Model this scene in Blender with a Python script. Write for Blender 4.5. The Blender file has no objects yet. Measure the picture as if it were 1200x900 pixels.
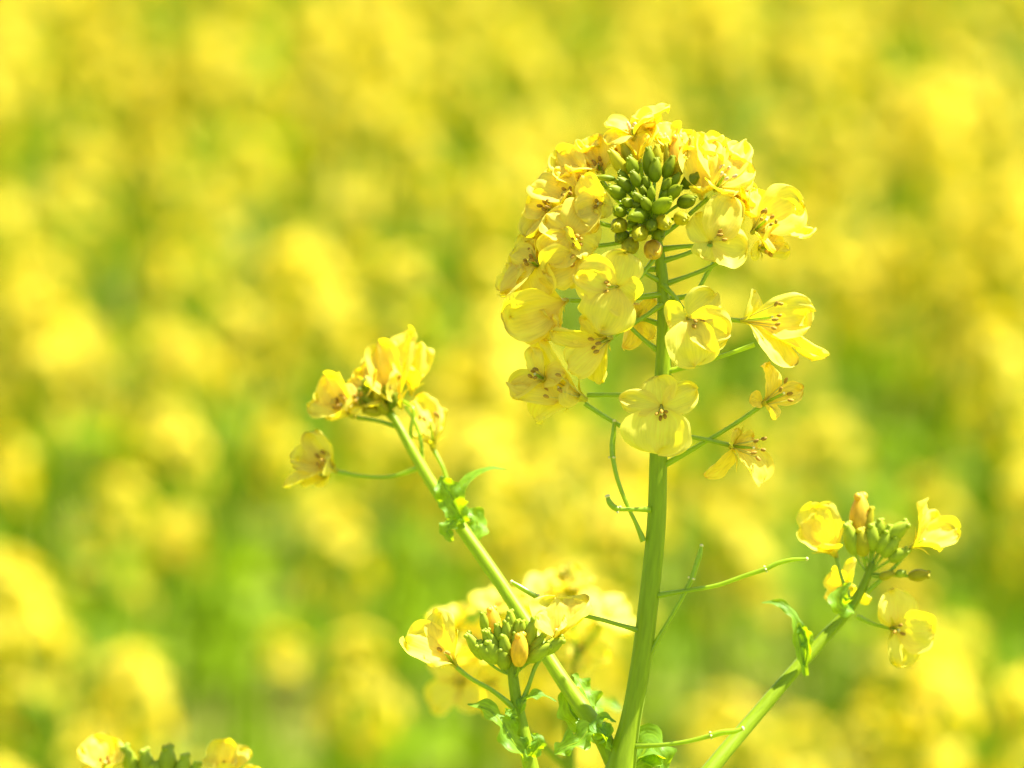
import bpy, math, random
from mathutils import Vector, Matrix, noise

scene = bpy.context.scene
R = math.radians
# ------------------------------------------------------------------ camera
S = 0.0002            # metres per photograph pixel in the plane of focus
D = 1.2               # focus distance
PITCH = R(12.0)
CAM = Vector((0, 0, 1.58))
FW = Vector((0, math.cos(PITCH), -math.sin(PITCH)))
UP = Vector((0, math.sin(PITCH), math.cos(PITCH)))
RT = Vector((1, 0, 0))
cam = bpy.data.cameras.new('camera'); camo = bpy.data.objects.new('camera', cam)
scene.collection.objects.link(camo); scene.camera = camo
camo.location = CAM; camo.rotation_euler = (R(90) - PITCH, 0, 0)
cam.sensor_width = 36; cam.lens = 180; cam.clip_start = 0.05; cam.clip_end = 2000
cam.dof.use_dof = True; cam.dof.focus_distance = D; cam.dof.aperture_fstop = 10.5
# ------------------------------------------------------------------ light
SUN_EL, SUN_AZ = R(60), R(72)       # azimuth from +Y (ahead of the camera) towards +X
sd = Vector((math.sin(SUN_AZ) * math.cos(SUN_EL), math.cos(SUN_AZ) * math.cos(SUN_EL), math.sin(SUN_EL)))
w = bpy.data.worlds.new('World'); scene.world = w; w.use_nodes = True
nt = w.node_tree; nt.nodes.clear()
sky = nt.nodes.new('ShaderNodeTexSky'); sky.sky_type = 'NISHITA'; sky.sun_disc = False
sky.sun_elevation = SUN_EL; sky.sun_rotation = SUN_AZ
bg = nt.nodes.new('ShaderNodeBackground'); bg.inputs[1].default_value = 0.065
wo = nt.nodes.new('ShaderNodeOutputWorld')
nt.links.new(sky.outputs[0], bg.inputs[0]); nt.links.new(bg.outputs[0], wo.inputs[0])
sl = bpy.data.lights.new('sun', 'SUN'); sl.energy = 5.0; sl.angle = R(0.5); sl.color = (1, 0.965, 0.9)
so = bpy.data.objects.new('sun', sl); scene.collection.objects.link(so)
so.rotation_euler = sd.to_track_quat('Z', 'Y').to_euler(); so.location = (2, 2, 4)
scene.view_settings.view_transform = 'Standard'; scene.view_settings.look = 'None'
scene.view_settings.exposure = 1.78; scene.view_settings.gamma = 1.0
scene.cycles.use_denoising = True
scene.cycles.max_bounces = 10; scene.cycles.transmission_bounces = 8
scene.cycles.diffuse_bounces = 5; scene.cycles.sample_clamp_indirect = 8

# ------------------------------------------------------------------ materials
def mat(name, base, trans=None, tmix=0.5, rough=0.5, spec=0.4, vary=0.12, bump=0.0, stretch=(6, 60, 1), vcol=None, sheen=0.0, coat=0.0, objvar=0.10, base2=None, gradpow=1.0):
    m = bpy.data.materials.new(name); m.use_nodes = True
    n = m.node_tree.nodes; l = m.node_tree.links; n.clear()
    out = n.new('ShaderNodeOutputMaterial')
    p = n.new('ShaderNodeBsdfPrincipled')
    p.inputs['Roughness'].default_value = rough
    p.inputs['Specular IOR Level'].default_value = spec
    p.inputs['Coat Weight'].default_value = coat; p.inputs['Coat Roughness'].default_value = 0.25
    p.inputs['Sheen Weight'].default_value = sheen; p.inputs['Sheen Roughness'].default_value = 0.3
    uv = n.new('ShaderNodeTexCoord')
    mp = n.new('ShaderNodeMapping'); mp.inputs['Scale'].default_value = stretch
    l.new(uv.outputs['UV'], mp.inputs[0])
    nz = n.new('ShaderNodeTexNoise'); nz.inputs['Scale'].default_value = 1.0; nz.inputs['Detail'].default_value = 3
    l.new(mp.outputs[0], nz.inputs['Vector'])
    oi = n.new('ShaderNodeObjectInfo')
    # value multiplier = 1 +- vary(noise) +- objvar(random)
    a = n.new('ShaderNodeMapRange'); a.inputs[1].default_value = 0.3; a.inputs[2].default_value = 0.7
    a.inputs[3].default_value = 1 - vary; a.inputs[4].default_value = 1 + vary
    l.new(nz.outputs['Fac'], a.inputs[0])
    b = n.new('ShaderNodeMapRange'); b.inputs[3].default_value = 1 - objvar; b.inputs[4].default_value = 1 + objvar
    l.new(oi.outputs['Random'], b.inputs[0])
    mu = n.new('ShaderNodeMath'); mu.operation = 'MULTIPLY'
    l.new(a.outputs[0], mu.inputs[0]); l.new(b.outputs[0], mu.inputs[1])
    def tint(col, col2=None):
        vm = n.new('ShaderNodeVectorMath'); vm.operation = 'SCALE'
        if col2 is None:
            vm.inputs[0].default_value = col
        else:
            sx = n.new('ShaderNodeSeparateXYZ'); l.new(uv.outputs['UV'], sx.inputs[0])
            pw = n.new('ShaderNodeMath'); pw.operation = 'POWER'; pw.inputs[1].default_value = gradpow
            l.new(sx.outputs[0], pw.inputs[0])
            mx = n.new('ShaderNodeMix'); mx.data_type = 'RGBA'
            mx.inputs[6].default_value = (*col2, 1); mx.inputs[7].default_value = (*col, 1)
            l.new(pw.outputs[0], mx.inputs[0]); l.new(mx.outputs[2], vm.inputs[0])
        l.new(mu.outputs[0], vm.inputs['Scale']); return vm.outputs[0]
    l.new(tint(base, base2), p.inputs['Base Color'])
    if bump:
        bp = n.new('ShaderNodeBump'); bp.inputs['Strength'].default_value = bump; bp.inputs['Distance'].default_value = 0.0003
        l.new(nz.outputs['Fac'], bp.inputs['Height']); l.new(bp.outputs[0], p.inputs['Normal'])
    if trans:
        t = n.new('ShaderNodeBsdfTranslucent'); l.new(tint(trans), t.inputs[0])
        mx = n.new('ShaderNodeMixShader'); mx.inputs[0].default_value = tmix
        l.new(p.outputs[0], mx.inputs[1]); l.new(t.outputs[0], mx.inputs[2]); l.new(mx.outputs[0], out.inputs[0])
    else:
        l.new(p.outputs[0], out.inputs[0])
    return m

M = {}
M['petal'] = mat('petal yellow', (0.96, 0.85, 0.115), (0.98, 0.78, 0.006), 0.50, 0.55, 0.25, 0.09, 0.45, (2.5, 22, 1), objvar=0.05)
M['petal_old'] = mat('petal orange', (0.95, 0.76, 0.09), (0.97, 0.68, 0.01), 0.52, 0.5, 0.35, 0.15, 0.3, (5, 20, 1), objvar=0.05)
M['sepal'] = mat('sepal', (0.66, 0.58, 0.03), (0.75, 0.62, 0.005), 0.4, 0.45, 0.4, 0.12, 0.2, (4, 20, 1), base2=(0.58, 0.58, 0.04))
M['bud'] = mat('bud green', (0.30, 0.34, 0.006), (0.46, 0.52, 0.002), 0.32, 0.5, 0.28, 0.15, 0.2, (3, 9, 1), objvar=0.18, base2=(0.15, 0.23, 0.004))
M['bud_light'] = mat('bud light green', (0.38, 0.47, 0.02), (0.55, 0.64, 0.003), 0.25, 0.5, 0.28, 0.15, 0.2, (3, 9, 1), objvar=0.12)
M['bud_mid'] = mat('bud yellowing', (0.48, 0.44, 0.012), (0.70, 0.60, 0.003), 0.34, 0.5, 0.28, 0.15, 0.2, (3, 9, 1), objvar=0.12)
M['bud_ripe'] = mat('bud orange', (0.80, 0.55, 0.03), (0.90, 0.58, 0.008), 0.35, 0.45, 0.4, 0.22, 0.3, (3, 9, 1))
M['stem'] = mat('stem waxy green', (0.31, 0.43, 0.012), (0.50, 0.60, 0.002), 0.35, 0.45, 0.25, 0.12, 0.4, (30, 16, 1), sheen=0.06, objvar=0.05)
M['pedicel'] = mat('pedicel green', (0.36, 0.50, 0.014), (0.62, 0.76, 0.002), 0.42, 0.28, 0.6, 0.10, 0.1, (8, 3, 1), sheen=0.08, objvar=0.08)
M['leaf'] = mat('leaf waxy', (0.15, 0.30, 0.02), (0.60, 0.80, 0.003), 0.45, 0.48, 0.3, 0.22, 0.7, (9, 12, 1), sheen=0.05, objvar=0.1)
M['fil'] = mat('filament', (0.70, 0.66, 0.12), (0.7, 0.62, 0.05), 0.4, 0.5, 0.4)
M['anther'] = mat('anther ochre', (0.42, 0.24, 0.02), None, 0, 0.7, 0.3, 0.35, 0.5, (12, 12, 1), objvar=0.2)
M['anther_pale'] = mat('anther pollen', (0.72, 0.50, 0.22), None, 0, 0.7, 0.3, 0.25, 0.5, (12, 12, 1), objvar=0.1)
M['stigma'] = mat('stigma', (0.75, 0.68, 0.25), None, 0, 0.6, 0.3)
M['scar'] = mat('receptacle scar', (0.62, 0.45, 0.25), None, 0, 0.6, 0.3, 0.3)
M['fpetal'] = mat('field petal', (0.80, 0.67, 0.048), (0.80, 0.56, 0.003), 0.46, 0.6, 0.15, 0.1, objvar=0.08)
M['fgreen'] = mat('field green', (0.185, 0.29, 0.003), (0.38, 0.53, 0.001), 0.3, 0.6, 0.12, 0.15, objvar=0.2)
M['fleaf'] = mat('field leaf', (0.17, 0.275, 0.003), (0.39, 0.55, 0.001), 0.45, 0.6, 0.12, 0.15, objvar=0.15)

gm = bpy.data.materials.new('weedy soil'); gm.use_nodes = True
n = gm.node_tree.nodes; l = gm.node_tree.links; pr = n['Principled BSDF']; pr.inputs['Roughness'].default_value = 0.9
tc = n.new('ShaderNodeTexCoord'); nz = n.new('ShaderNodeTexNoise'); nz.inputs['Scale'].default_value = 6; nz.inputs['Detail'].default_value = 8
cr = n.new('ShaderNodeValToRGB'); cr.color_ramp.elements[0].position = 0.35; cr.color_ramp.elements[0].color = (0.20, 0.16, 0.02, 1)
cr.color_ramp.elements[1].position = 0.6; cr.color_ramp.elements[1].color = (0.18, 0.26, 0.005, 1)
l.new(tc.outputs['Object'], nz.inputs['Vector']); l.new(nz.outputs['Fac'], cr.inputs[0]); l.new(cr.outputs[0], pr.inputs['Base Color'])

# ------------------------------------------------------------------ helpers
def P(x, y, z=0.0):
    """photo pixel + offset towards the camera (pixel units) -> world point"""
    d = D - z * S
    k = S * d / D
    return CAM + FW * d + RT * ((x - 600) * k) + UP * ((450 - y) * k)
def V(dx, dy, dz=0.0):
    """direction: right, up, towards camera"""
    return (RT * dx + UP * dy - FW * dz).normalized()

class MB:
    def __init__(s): s.v = []; s.f = []; s.uv = []; s.mi = []
    def grid(s, rows, uvs, mi=0, closed=False):
        b = len(s.v); nr = len(rows); nc = len(rows[0])
        for r in rows: s.v.extend(r)
        for i in range(nr - 1):
            for j in range(nc if closed else nc - 1):
                j2 = (j + 1) % nc
                s.f.append((b + i * nc + j, b + (i + 1) * nc + j, b + (i + 1) * nc + j2, b + i * nc + j2))
                uj = (j + 1) / nc if closed else None
                s.uv.append((uvs(i, j), uvs(i + 1, j), uvs(i + 1, j + 1), uvs(i, j + 1)))
                s.mi.append(mi)
    def fan(s, ring, mi=0, flip=False):
        b = len(s.v); s.v.extend(ring)
        idx = list(range(b, b + len(ring)))
        if flip: idx.reverse()
        s.f.append(tuple(idx)); s.uv.append(tuple((0.5, 0.5) for _ in idx)); s.mi.append(mi)
    def mesh(s, name, origin):
        me = bpy.data.meshes.new(name)
        me.from_pydata([tuple(v - origin) for v in s.v], [], s.f)
        ul = me.uv_layers.new(name='UVMap')
        flat = [c for f in s.uv for u in f for c in u]
        ul.data.foreach_set('uv', flat)
        me.polygons.foreach_set('material_index', s.mi)
        me.polygons.foreach_set('use_smooth', [True] * len(s.f))
        return me

WORLD = {}
def link(name, data, origin, parent=None):
    o = bpy.data.objects.new(name, data); scene.collection.objects.link(o)
    po = WORLD[parent.name] if parent else Vector((0, 0, 0))
    o.location = origin - po
    if parent: o.parent = parent
    WORLD[o.name] = origin.copy()
    return o
def build(name, mb, mats, parent=None, origin=None):
    if origin is None: origin = mb.v[0].copy()
    me = mb.mesh(name, origin)
    for m in mats: me.materials.append(M[m] if isinstance(m, str) else m)
    return link(name, me, origin, parent)
def thing(name, label, cat, origin, group=None):
    o = link(name, None, origin); o.empty_display_size = 0.02
    o['label'] = label; o['category'] = cat
    if group: o['group'] = group
    return o

def catmull(pts, sub):
    """chord-length Hermite spline (no overshoot where the spacing is uneven)"""
    n = len(pts); V_ = [pts[i] for i in range(n)]
    def dist(p, q): return math.sqrt(sum((a - b) ** 2 for a, b in zip(p[:3], q[:3]))) + 1e-9
    d = [dist(V_[i], V_[i + 1]) for i in range(n - 1)]
    sl_ = [tuple((b - a) / d[i] for a, b in zip(V_[i], V_[i + 1])) for i in range(n - 1)]
    m = []
    for i in range(n):
        if i == 0: m.append(sl_[0])
        elif i == n - 1: m.append(sl_[-1])
        else: m.append(tuple((a * d[i] + b * d[i - 1]) / (d[i] + d[i - 1]) for a, b in zip(sl_[i - 1], sl_[i])))
    out = []
    for i in range(n - 1):
        for k in range(sub):
            t = k / sub; h00 = 2 * t ** 3 - 3 * t * t + 1; h10 = t ** 3 - 2 * t * t + t; h01 = 1 - h00; h11 = t ** 3 - t * t
            out.append(tuple(h00 * a + h10 * d[i] * ma + h01 * b + h11 * d[i] * mb_ for a, b, ma, mb_ in zip(V_[i], V_[i + 1], m[i], m[i + 1])))
    out.append(tuple(pts[-1]))
    return out
def tube(mb, pts, seg=10, sub=5, mi=0, ridges=0, ramp=0.0, cap=True):
    """pts: list of (Vector, radius)"""
    raw = [(p.x, p.y, p.z, r) for p, r in pts]
    sm = catmull(raw, sub)
    C = [Vector(q[:3]) for q in sm]; rad = [q[3] for q in sm]
    ref = None; rows = []
    for i, c in enumerate(C):
        t = (C[min(i + 1, len(C) - 1)] - C[max(i - 1, 0)]).normalized()
        if ref is None:
            ref = t.orthogonal().normalized()
        ref = (ref - t * ref.dot(t)).normalized(); b = t.cross(ref)
        row = []
        for j in range(seg):
            a = 2 * math.pi * j / seg
            rr = rad[i] * (1 + (ramp * math.cos(ridges * a) if ridges else 0))
            row.append(c + (ref * math.cos(a) + b * math.sin(a)) * rr)
        rows.append(row)
    L = len(rows) - 1
    mb.grid(rows, lambda i, j: (i / L, j / seg), mi, closed=True)
    if cap:
        mb.fan(rows[0], mi, True); mb.fan(rows[-1], mi)
    return C
def ptube(name, pts, matn, parent, seg=10, sub=5, extra=None, **k):
    """pts in photo px: (x, y, z, r)"""
    mb = MB(); tube(mb, [(P(x, y, z), r * S) for x, y, z, r in pts], seg, sub, **k)
    return build(name, mb, [matn], parent)
def blob(mb, c, axis, length, width, mi=0, seg=10, rings=8, lobes=0, lob=0.0, prof=None, flat=1.0):
    """tapered ellipsoid from base c along axis"""
    e1 = axis.orthogonal().normalized(); e2 = axis.cross(e1)
    rows = []
    for i in range(rings + 1):
        t = i / rings
        r = (prof(t) if prof else math.sqrt(max(0, 1 - (2 * t - 1) ** 2))) * width / 2
        r = max(r, width * 0.01)
        row = []
        for j in range(seg):
            a = 2 * math.pi * j / seg
            rr = r * (1 + lob * math.cos(lobes * a) * (0.3 + 0.7 * t))
            row.append(c + axis * (t * length) + e1 * math.cos(a) * rr + e2 * math.sin(a) * rr * flat)
        rows.append(row)
    mb.grid(rows, lambda i, j: (i / rings, j / seg), mi, closed=True)

def petal_w(u):
    if u < 0.5:
        t = max(0, (u - 0.08) / 0.42); t = t * t * (3 - 2 * t)
        return 0.15 + 0.80 * t
    if u < 0.66:
        return 0.95 + 0.05 * math.sin((u - 0.5) / 0.16 * math.pi / 2)
    return math.sqrt(max(0.0, 1 - ((u - 0.66) / 0.34) ** 2.2))
def petal_mb(mb, B, T, a, W, rng, cup=0.25, ruf=0.06, nu=15, nv=10, claw=0.30, curl=0.10, nh=None, crumple=0.03, mi=0, notch=0.05):
    """petal from base B to tip T; a = flower axis; W = width (m); world space"""
    L = (T - B).length
    out = (T - B) - a * (T - B).dot(a)
    out = out.normalized() if out.length > 1e-7 else a.orthogonal()
    P1 = B + a * (claw * L)
    P2 = T - (T - P1) * 0.35 + a * (curl * L)
    N = nh if nh is not None else (a - out * 0.15)
    ph1, ph2, ph3 = rng.uniform(0, 6.28), rng.uniform(0, 6.28), rng.uniform(0, 6.28)
    k1 = rng.uniform(1.2, 2.0); k2 = rng.uniform(2.6, 4.2); seed = Vector((rng.uniform(0, 99), rng.uniform(0, 99), 0))
    rows = []; asym = rng.uniform(-0.08, 0.08); edge = rng.uniform(-.25, .35); edge_s = rng.uniform(-1, 1); nib = rng.uniform(-1, 1) if rng.random() < .45 else 9;  fold = rng.choice((0, 0.15, rng.uniform(-.35, .5)))
    for i in range(nu + 1):
        u = 1 - (1 - i / nu) ** 1.5
        b0 = (1 - u) ** 3; b1 = 3 * u * (1 - u) ** 2; b2 = 3 * u * u * (1 - u); b3 = u ** 3
        c = B * b0 + P1 * b1 + P2 * b2 + T * b3
        t = (3 * (1 - u) ** 2 * (P1 - B) + 6 * u * (1 - u) * (P2 - P1) + 3 * u * u * (T - P2)).normalized()
        s = t.cross(N)
        s = s.normalized() if s.length > 1e-4 else t.cross(N + Vector((.1, .2, .3))).normalized()
        nn = s.cross(t).normalized()
        w = petal_w(u); row = []
        for j in range(nv + 1):
            v = 2 * j / nv - 1
            e = noise.noise(Vector((u * 3, v * 2.2, 0)) + seed)
            ww = w * W / 2 * (1 + 0.17 * e + 0.05 * u * noise.noise(Vector((u * 9, (1 if v > 0 else -1) * 5, 2)) + seed) + asym * (1 if v > 0 else -1))
            h = cup * v * v * w * W / 2 + fold * abs(v) * w * W / 2 * u
            h += ruf * L * u * u * (math.sin(k1 * math.pi * v + ph1) * 0.7 + 0.55 * abs(v) * math.sin(k2 * math.pi * v + ph2 + u * 5))
            h += crumple * L * u * noise.noise(Vector((u * 5, v * 4, 7)) + seed)
            back = -notch * L * max(0, 1 - abs(v) * 2.2) * max(0, (u - 0.8) / 0.2) ** 2
            # spread the tip so the outline stays full
            h += edge * W * 0.5 * w * abs(v) ** 5 * (1 if v > 0 else edge_s) * u
            if nib < 2: back -= 0.10 * L * math.exp(-((v - nib) / .16) ** 2) * max(0, (u - .72) / .28)
            row.append(c + s * (v * ww) + nn * h + t * (back + 0.03 * L * u * noise.noise(Vector((v * 5, 3, u * 2)) + seed)))
        rows.append(row)
    mb.grid(rows, lambda i, j: (i / nu, j / nv), mi)

def ribbon(mb, pts, mi=0, nv=8, sub=6, cup=0.2, ruf=0.25, rk=5.0, seed=0, teeth=0.0, N=None):
    """pts: (Vector, halfwidth, normalVector)"""
    raw = [(*p, w_, *nn) for p, w_, nn in pts]
    sm = catmull(raw, sub); L = len(sm) - 1; rows = []
    rng = random.Random(seed); p1, p2 = rng.uniform(0, 6), rng.uniform(0, 6)
    C = [Vector(q[:3]) for q in sm]
    for i, q in enumerate(sm):
        t = (C[min(i + 1, L)] - C[max(i - 1, 0)]).normalized()
        nn = Vector(q[4:7]); s = t.cross(nn).normalized(); nn = s.cross(t)
        w_ = max(q[3], 0); u = i / L; row = []
        for j in range(nv + 1):
            v = 2 * j / nv - 1
            ww = w_ * (1 + teeth * math.sin(u * 40 + (p1 if v > 0 else p2)) * abs(v))
            h = cup * abs(v) * w_ + ruf * w_ * v * v * math.sin(u * rk * math.pi + (p1 if v > 0 else p2)) + 0.12 * w_ * noise.noise(Vector((u * 9, v * 3, seed)))
            row.append(C[i] + s * (v * ww) + nn * h)
        rows.append(row)
    mb.grid(rows, lambda i, j: (i / L, j / nv), mi)

# ------------------------------------------------------------------ hero flower parts
frng = random.Random(11)
def flower(parent, c, a, tips=None, L=42, W=30, open_=70, roll=None, stam=4, sep=True, old=False, widths=None, cup=0.22, ruf=0.125,
           pist=True, sepdown=0.5, nh=None, name='flower', anth='anther', stl=0.42, curl=0.10, claw=0.30, npet=4, sa=None):
    if a[2] > .8: sep = False
    """c = photo px (x,y,z); a = (right, up, towards camera); tips = list of px (x,y,z[,width])"""
    rng = random.Random(frng.random())
    B = P(*c); ax = V(*a)
    e1 = ax.orthogonal().normalized(); e2 = ax.cross(e1)
    roll = rng.uniform(0, 6.28) if roll is None else R(roll)
    pm = 'petal_old' if old else 'petal'
    # calyx: receptacle + sepals
    mb = MB()
    blob(mb, B - ax * 3.5 * S, ax, 7 * S, 6.5 * S, seg=8, rings=5)
    if sep:
        for k in range(4):
            f = roll + math.pi / 4 + k * math.pi / 2 + rng.uniform(-.15, .15)
            o = e1 * math.cos(f) + e2 * math.sin(f)
            sl_ = 20 * S * L / 42
            b0 = B - ax * 1.5 * S + o * 2.2 * S
            p1 = b0 + ax * sl_ * 0.45 + o * sl_ * 0.22 * sepdown * 2
            p2 = b0 + ax * sl_ * 0.75 + o * sl_ * 0.75 * sepdown * 2 * rng.uniform(.8, 1.1)
            ribbon(mb, [(b0, 1.8 * S, ax - o), (p1, 3.1 * S, ax - o), (p2, 0.5 * S, ax - o)], nv=4, sub=4, cup=0.35, ruf=0.05, seed=k)
    fo = build(name, mb, ['sepal'], parent, origin=B)
    if tips is None:
        tips = []
        for k in range(npet):
            f = roll + k * math.pi / 2 + rng.uniform(-.18, .18)
            th = R(open_ + rng.uniform(-12, 12))
            o = e1 * math.cos(f) + e2 * math.sin(f)
            T = B + (ax * math.cos(th) + o * math.sin(th)) * L * S * rng.uniform(.92, 1.08)
            tips.append((T, W * rng.uniform(.9, 1.12)))
    else:
        tips = [(P(*t[:3]), (t[3] if len(t) > 3 else W)) for t in tips]
    for T, W_ in tips:
        mb = MB()
        base = B + (T - B).normalized() * 1.2 * S
        petal_mb(mb, base, T, ax, W_ * S * 1.12, rng, cup=cup * rng.uniform(.6, 1.3), ruf=ruf * rng.uniform(.7, 1.4), nh=nh, curl=curl, claw=claw, crumple=0.085 if not old else 0.10, nv=14, nu=18)
        build('petal', mb, [pm], fo, origin=base)
    if sa:
        ax = V(*sa); e1 = ax.orthogonal().normalized(); e2 = ax.cross(e1)
    for k in range(stam):
        f = roll + 0.4 + k * 2 * math.pi / max(stam, 1) + rng.uniform(-.2, .2)
        o = e1 * math.cos(f) + e2 * math.sin(f)
        h = stl * L * S * rng.uniform(.85, 1.1)
        mb = MB()
        q1 = B + ax * h * .5 + o * h * .18; q2 = B + ax * h + o * h * .32
        tube(mb, [(B + o * 1.5 * S, .9 * S), (q1, .75 * S), (q2, .6 * S)], seg=6, sub=3, mi=0)
        ad = (ax * .75 + o * rng.uniform(-.4, .7) + e1 * rng.uniform(-.3, .3)).normalized()
        blob(mb, q2 - ad * 2.4 * S, ad, 8.6 * S, 4.4 * S, mi=1, seg=7, rings=6, lobes=2, lob=.2)
        build('stamen', mb, ['fil', anth], fo, origin=B + o * 1.5 * S)
    if pist:
        mb = MB(); h = (stl * .95) * L * S
        tube(mb, [(B, 1.6 * S), (B + ax * h * .5, 1.9 * S), (B + ax * h * .9, 1.2 * S)], seg=7, sub=3)
        blob(mb, B + ax * h * .86, ax, 3.4 * S, 3.6 * S, mi=1, seg=7, rings=5)
        build('pistil', mb, ['pedicel', 'stigma'], fo, origin=B)
    return fo

def budprof(t):
    return (math.sin(math.pi * min(1, t * 0.90 + 0.10)) ** 0.66) * (1.05 - 0.20 * t)
def bud(parent, x, y, z, d, length, width, kind='bud', ped=None, pr=1.7, hw=.36):
    length *= 1.16; width *= 1.06
    """x,y = centre of the bud in px"""
    ax = V(*d); c = P(x, y, z); b = c - ax * length * .5 * S
    mb = MB()
    blob(mb, b, ax, length * S, width * S, seg=12, rings=10, lobes=4, lob=.055, prof=budprof)
    e1 = ax.orthogonal().normalized()
    # two small horns where the sepal tips meet
    for s_ in (-1, 1):
        blob(mb, b + ax * length * .80 * S + e1 * s_ * width * .17 * S, (ax + e1 * s_ * .1).normalized(), length * .19 * S, width * hw * S, seg=7, rings=5)
    o = build('flower_bud', mb, [kind], parent, origin=b)
    if ped:
        mb = MB(); q = P(*ped)
        m_ = (b + q) * .5 - ax * length * .15 * S
        tube(mb, [(q, pr * S), (m_, pr * .9 * S), (b + ax * 1.5 * S, pr * 1.15 * S)], seg=7, sub=4)
        build('pedicel', mb, ['pedicel'], o, origin=q)
    return o
def pedicel(parent, pts, r=2.4):
    n_ = len(pts); q = []
    for i, p in enumerate(pts):
        p = tuple(p) + (0,) * (3 - len(p))
        rr = r * (1.5 if i == 0 else (1.1 if i == n_ - 1 else 1))
        q.append((*p, rr))
    return ptube('pedicel', q, 'pedicel', parent, seg=9, sub=6)
def seed_pod(parent, ped, pod, r=2.6, pr=2.6, knob=3.6):
    po = pedicel(parent, ped, r)
    mb = MB(); n_ = len(pod)
    pts = []
    for i, p in enumerate(pod):
        p = tuple(p) + (0,) * (3 - len(p))
        t = i / (n_ - 1)
        pts.append((P(*p), pr * S * (1.0 if t < .6 else 1.0 - (t - .6) * 1.0)))
    tube(mb, pts, seg=9, sub=6)
    d = (pts[-1][0] - pts[-2][0]).normalized()
    blob(mb, pts[-1][0] - d * 1.5 * S, d, 4.2 * S, knob * 1.3 * S, mi=1, seg=8, rings=5)
    d0 = (pts[1][0] - pts[0][0]).normalized()
    for k in range(3):       # scars left by the fallen petals
        o = d0.orthogonal().normalized(); o.rotate(Matrix.Rotation(k * 2.1, 3, d0))
        blob(mb, pts[0][0] + o * pr * .6 * S, o, 3.6 * S, 3.2 * S, mi=1, seg=6, rings=4)
    build('seed_pod', mb, ['pedicel', 'stigma'], parent, origin=pts[0][0])
def leaf(parent, pts, seed=0, nrm=(0, .5, .8), ruf=.5, cup=.25, rk=5, teeth=.12):
    mb = MB()
    q = []
    for p in pts:
        x, y, z, hw = p[:4]; nn = V(*(p[4] if len(p) > 4 else nrm))
        q.append((P(x, y, z), hw * S, nn))
    ribbon(mb, q, seed=seed, ruf=ruf, cup=cup, rk=rk, teeth=teeth, nv=10, sub=9)
    lo = build('leaf', mb, ['leaf'], parent, origin=q[0][0])
    # midrib
    mb = MB()
    tube(mb, [(a_ - n_ * .5 * S, max(.5, w_ / S * .09) * S) for a_, w_, n_ in q], seg=6, sub=6)
    build('midrib', mb, ['pedicel'], lo, origin=q[0][0])
    return lo
def to_ground(x, y, z, dx=0.0, dy=0.0):
    p = P(x, y, z); return Vector((p.x + dx, p.y + dy, 0))

# ================================================================== SETTING: ground
mb = MB(); N_ = 40
rows = []
for i in range(N_ + 1):
    row = []
    for j in range(N_ + 1):
        fx = (j / N_ * 2 - 1); fy = (i / N_ * 2 - 1)
        row.append(Vector((fx * abs(fx) ** 1.5 * 600, fy * abs(fy) ** 1.5 * 600, 0)))
    rows.append(row)
mb.grid(rows, lambda i, j: (j / N_, i / N_))
for k, v in enumerate(mb.v): pass
g = build('ground', mb, [gm], None, origin=Vector((0, 0, 0)))
for p in g.data.polygons:
    pass
g.data.flip_normals()
g['kind'] = 'structure'

# ================================================================== BACKGROUND FIELD
def fpetal(mb, B, a, o, L, W, rng, mi=0):
    s = a.cross(o).normalized()
    P1 = B + a * L * .3 + o * L * .1; P2 = B + a * L * .42 + o * L * .62; P3 = B + o * L * rng.uniform(.9, 1.05) + a * L * rng.uniform(.1, .45)
    rows = []
    for c, w_ in ((B, .1), (P1, .45), (P2, 1.0), (P3, .55)):
        rows.append([c - s * W * w_ * .5 + a * W * .08 * w_, c + o * L * .04 - a * W * 0.04, c + s * W * w_ * .5 + a * W * .08 * w_])
    mb.grid(rows, lambda i, j: (i / 3, j / 2), mi)
def field_head(seed, n_fl, rad, height):
    rng = random.Random(seed); mb = MB(); O = Vector((0, 0, 0))
    up = Vector((0, 0, 1))
    tube(mb, [(Vector((0, 0, -height)), .0022), (Vector((0, 0, -.005)), .0015)], seg=5, sub=1, mi=1)
    for k in range(n_fl):
        t = k / (n_fl - 1)                       # 0 top .. 1 bottom
        az = k * 2.399 + rng.uniform(-.3, .3)
        el = R(62 - 75 * t + rng.uniform(-8, 8))
        d = Vector((math.cos(az) * math.cos(el), math.sin(az) * math.cos(el), math.sin(el)))
        base = Vector((0, 0, -height * .9 * t ** 1.2))
        c = base + d * rad * (.55 + .45 * t) * rng.uniform(.85, 1.1)
        tube(mb, [(base, .0006), (c, .0006)], seg=3, sub=1, mi=1, cap=False)
        a = (d + up * .35 + Vector((rng.uniform(-.4, .4), rng.uniform(-.4, .4), rng.uniform(-.2, .3)))).normalized()
        e1 = a.orthogonal().normalized(); e2 = a.cross(e1); r0 = rng.uniform(0, 6)
        L = rng.uniform(.0085, .0105)
        for q in range(4):
            f = r0 + q * math.pi / 2
            fpetal(mb, c, a, e1 * math.cos(f) + e2 * math.sin(f), L, L * .85, rng)
    for k in range(14):                          # buds at the crown
        az = k * 2.4; el = R(85 - 4.0 * k)
        d = Vector((math.cos(az) * math.cos(el), math.sin(az) * math.cos(el), math.sin(el)))
        blob(mb, d * .004, d, .0065, .003, mi=1, seg=5, rings=4)
    me = mb.mesh('flower_head', O)
    me.materials.append(M['fpetal']); me.materials.append(M['fgreen'])
    return me
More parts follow.
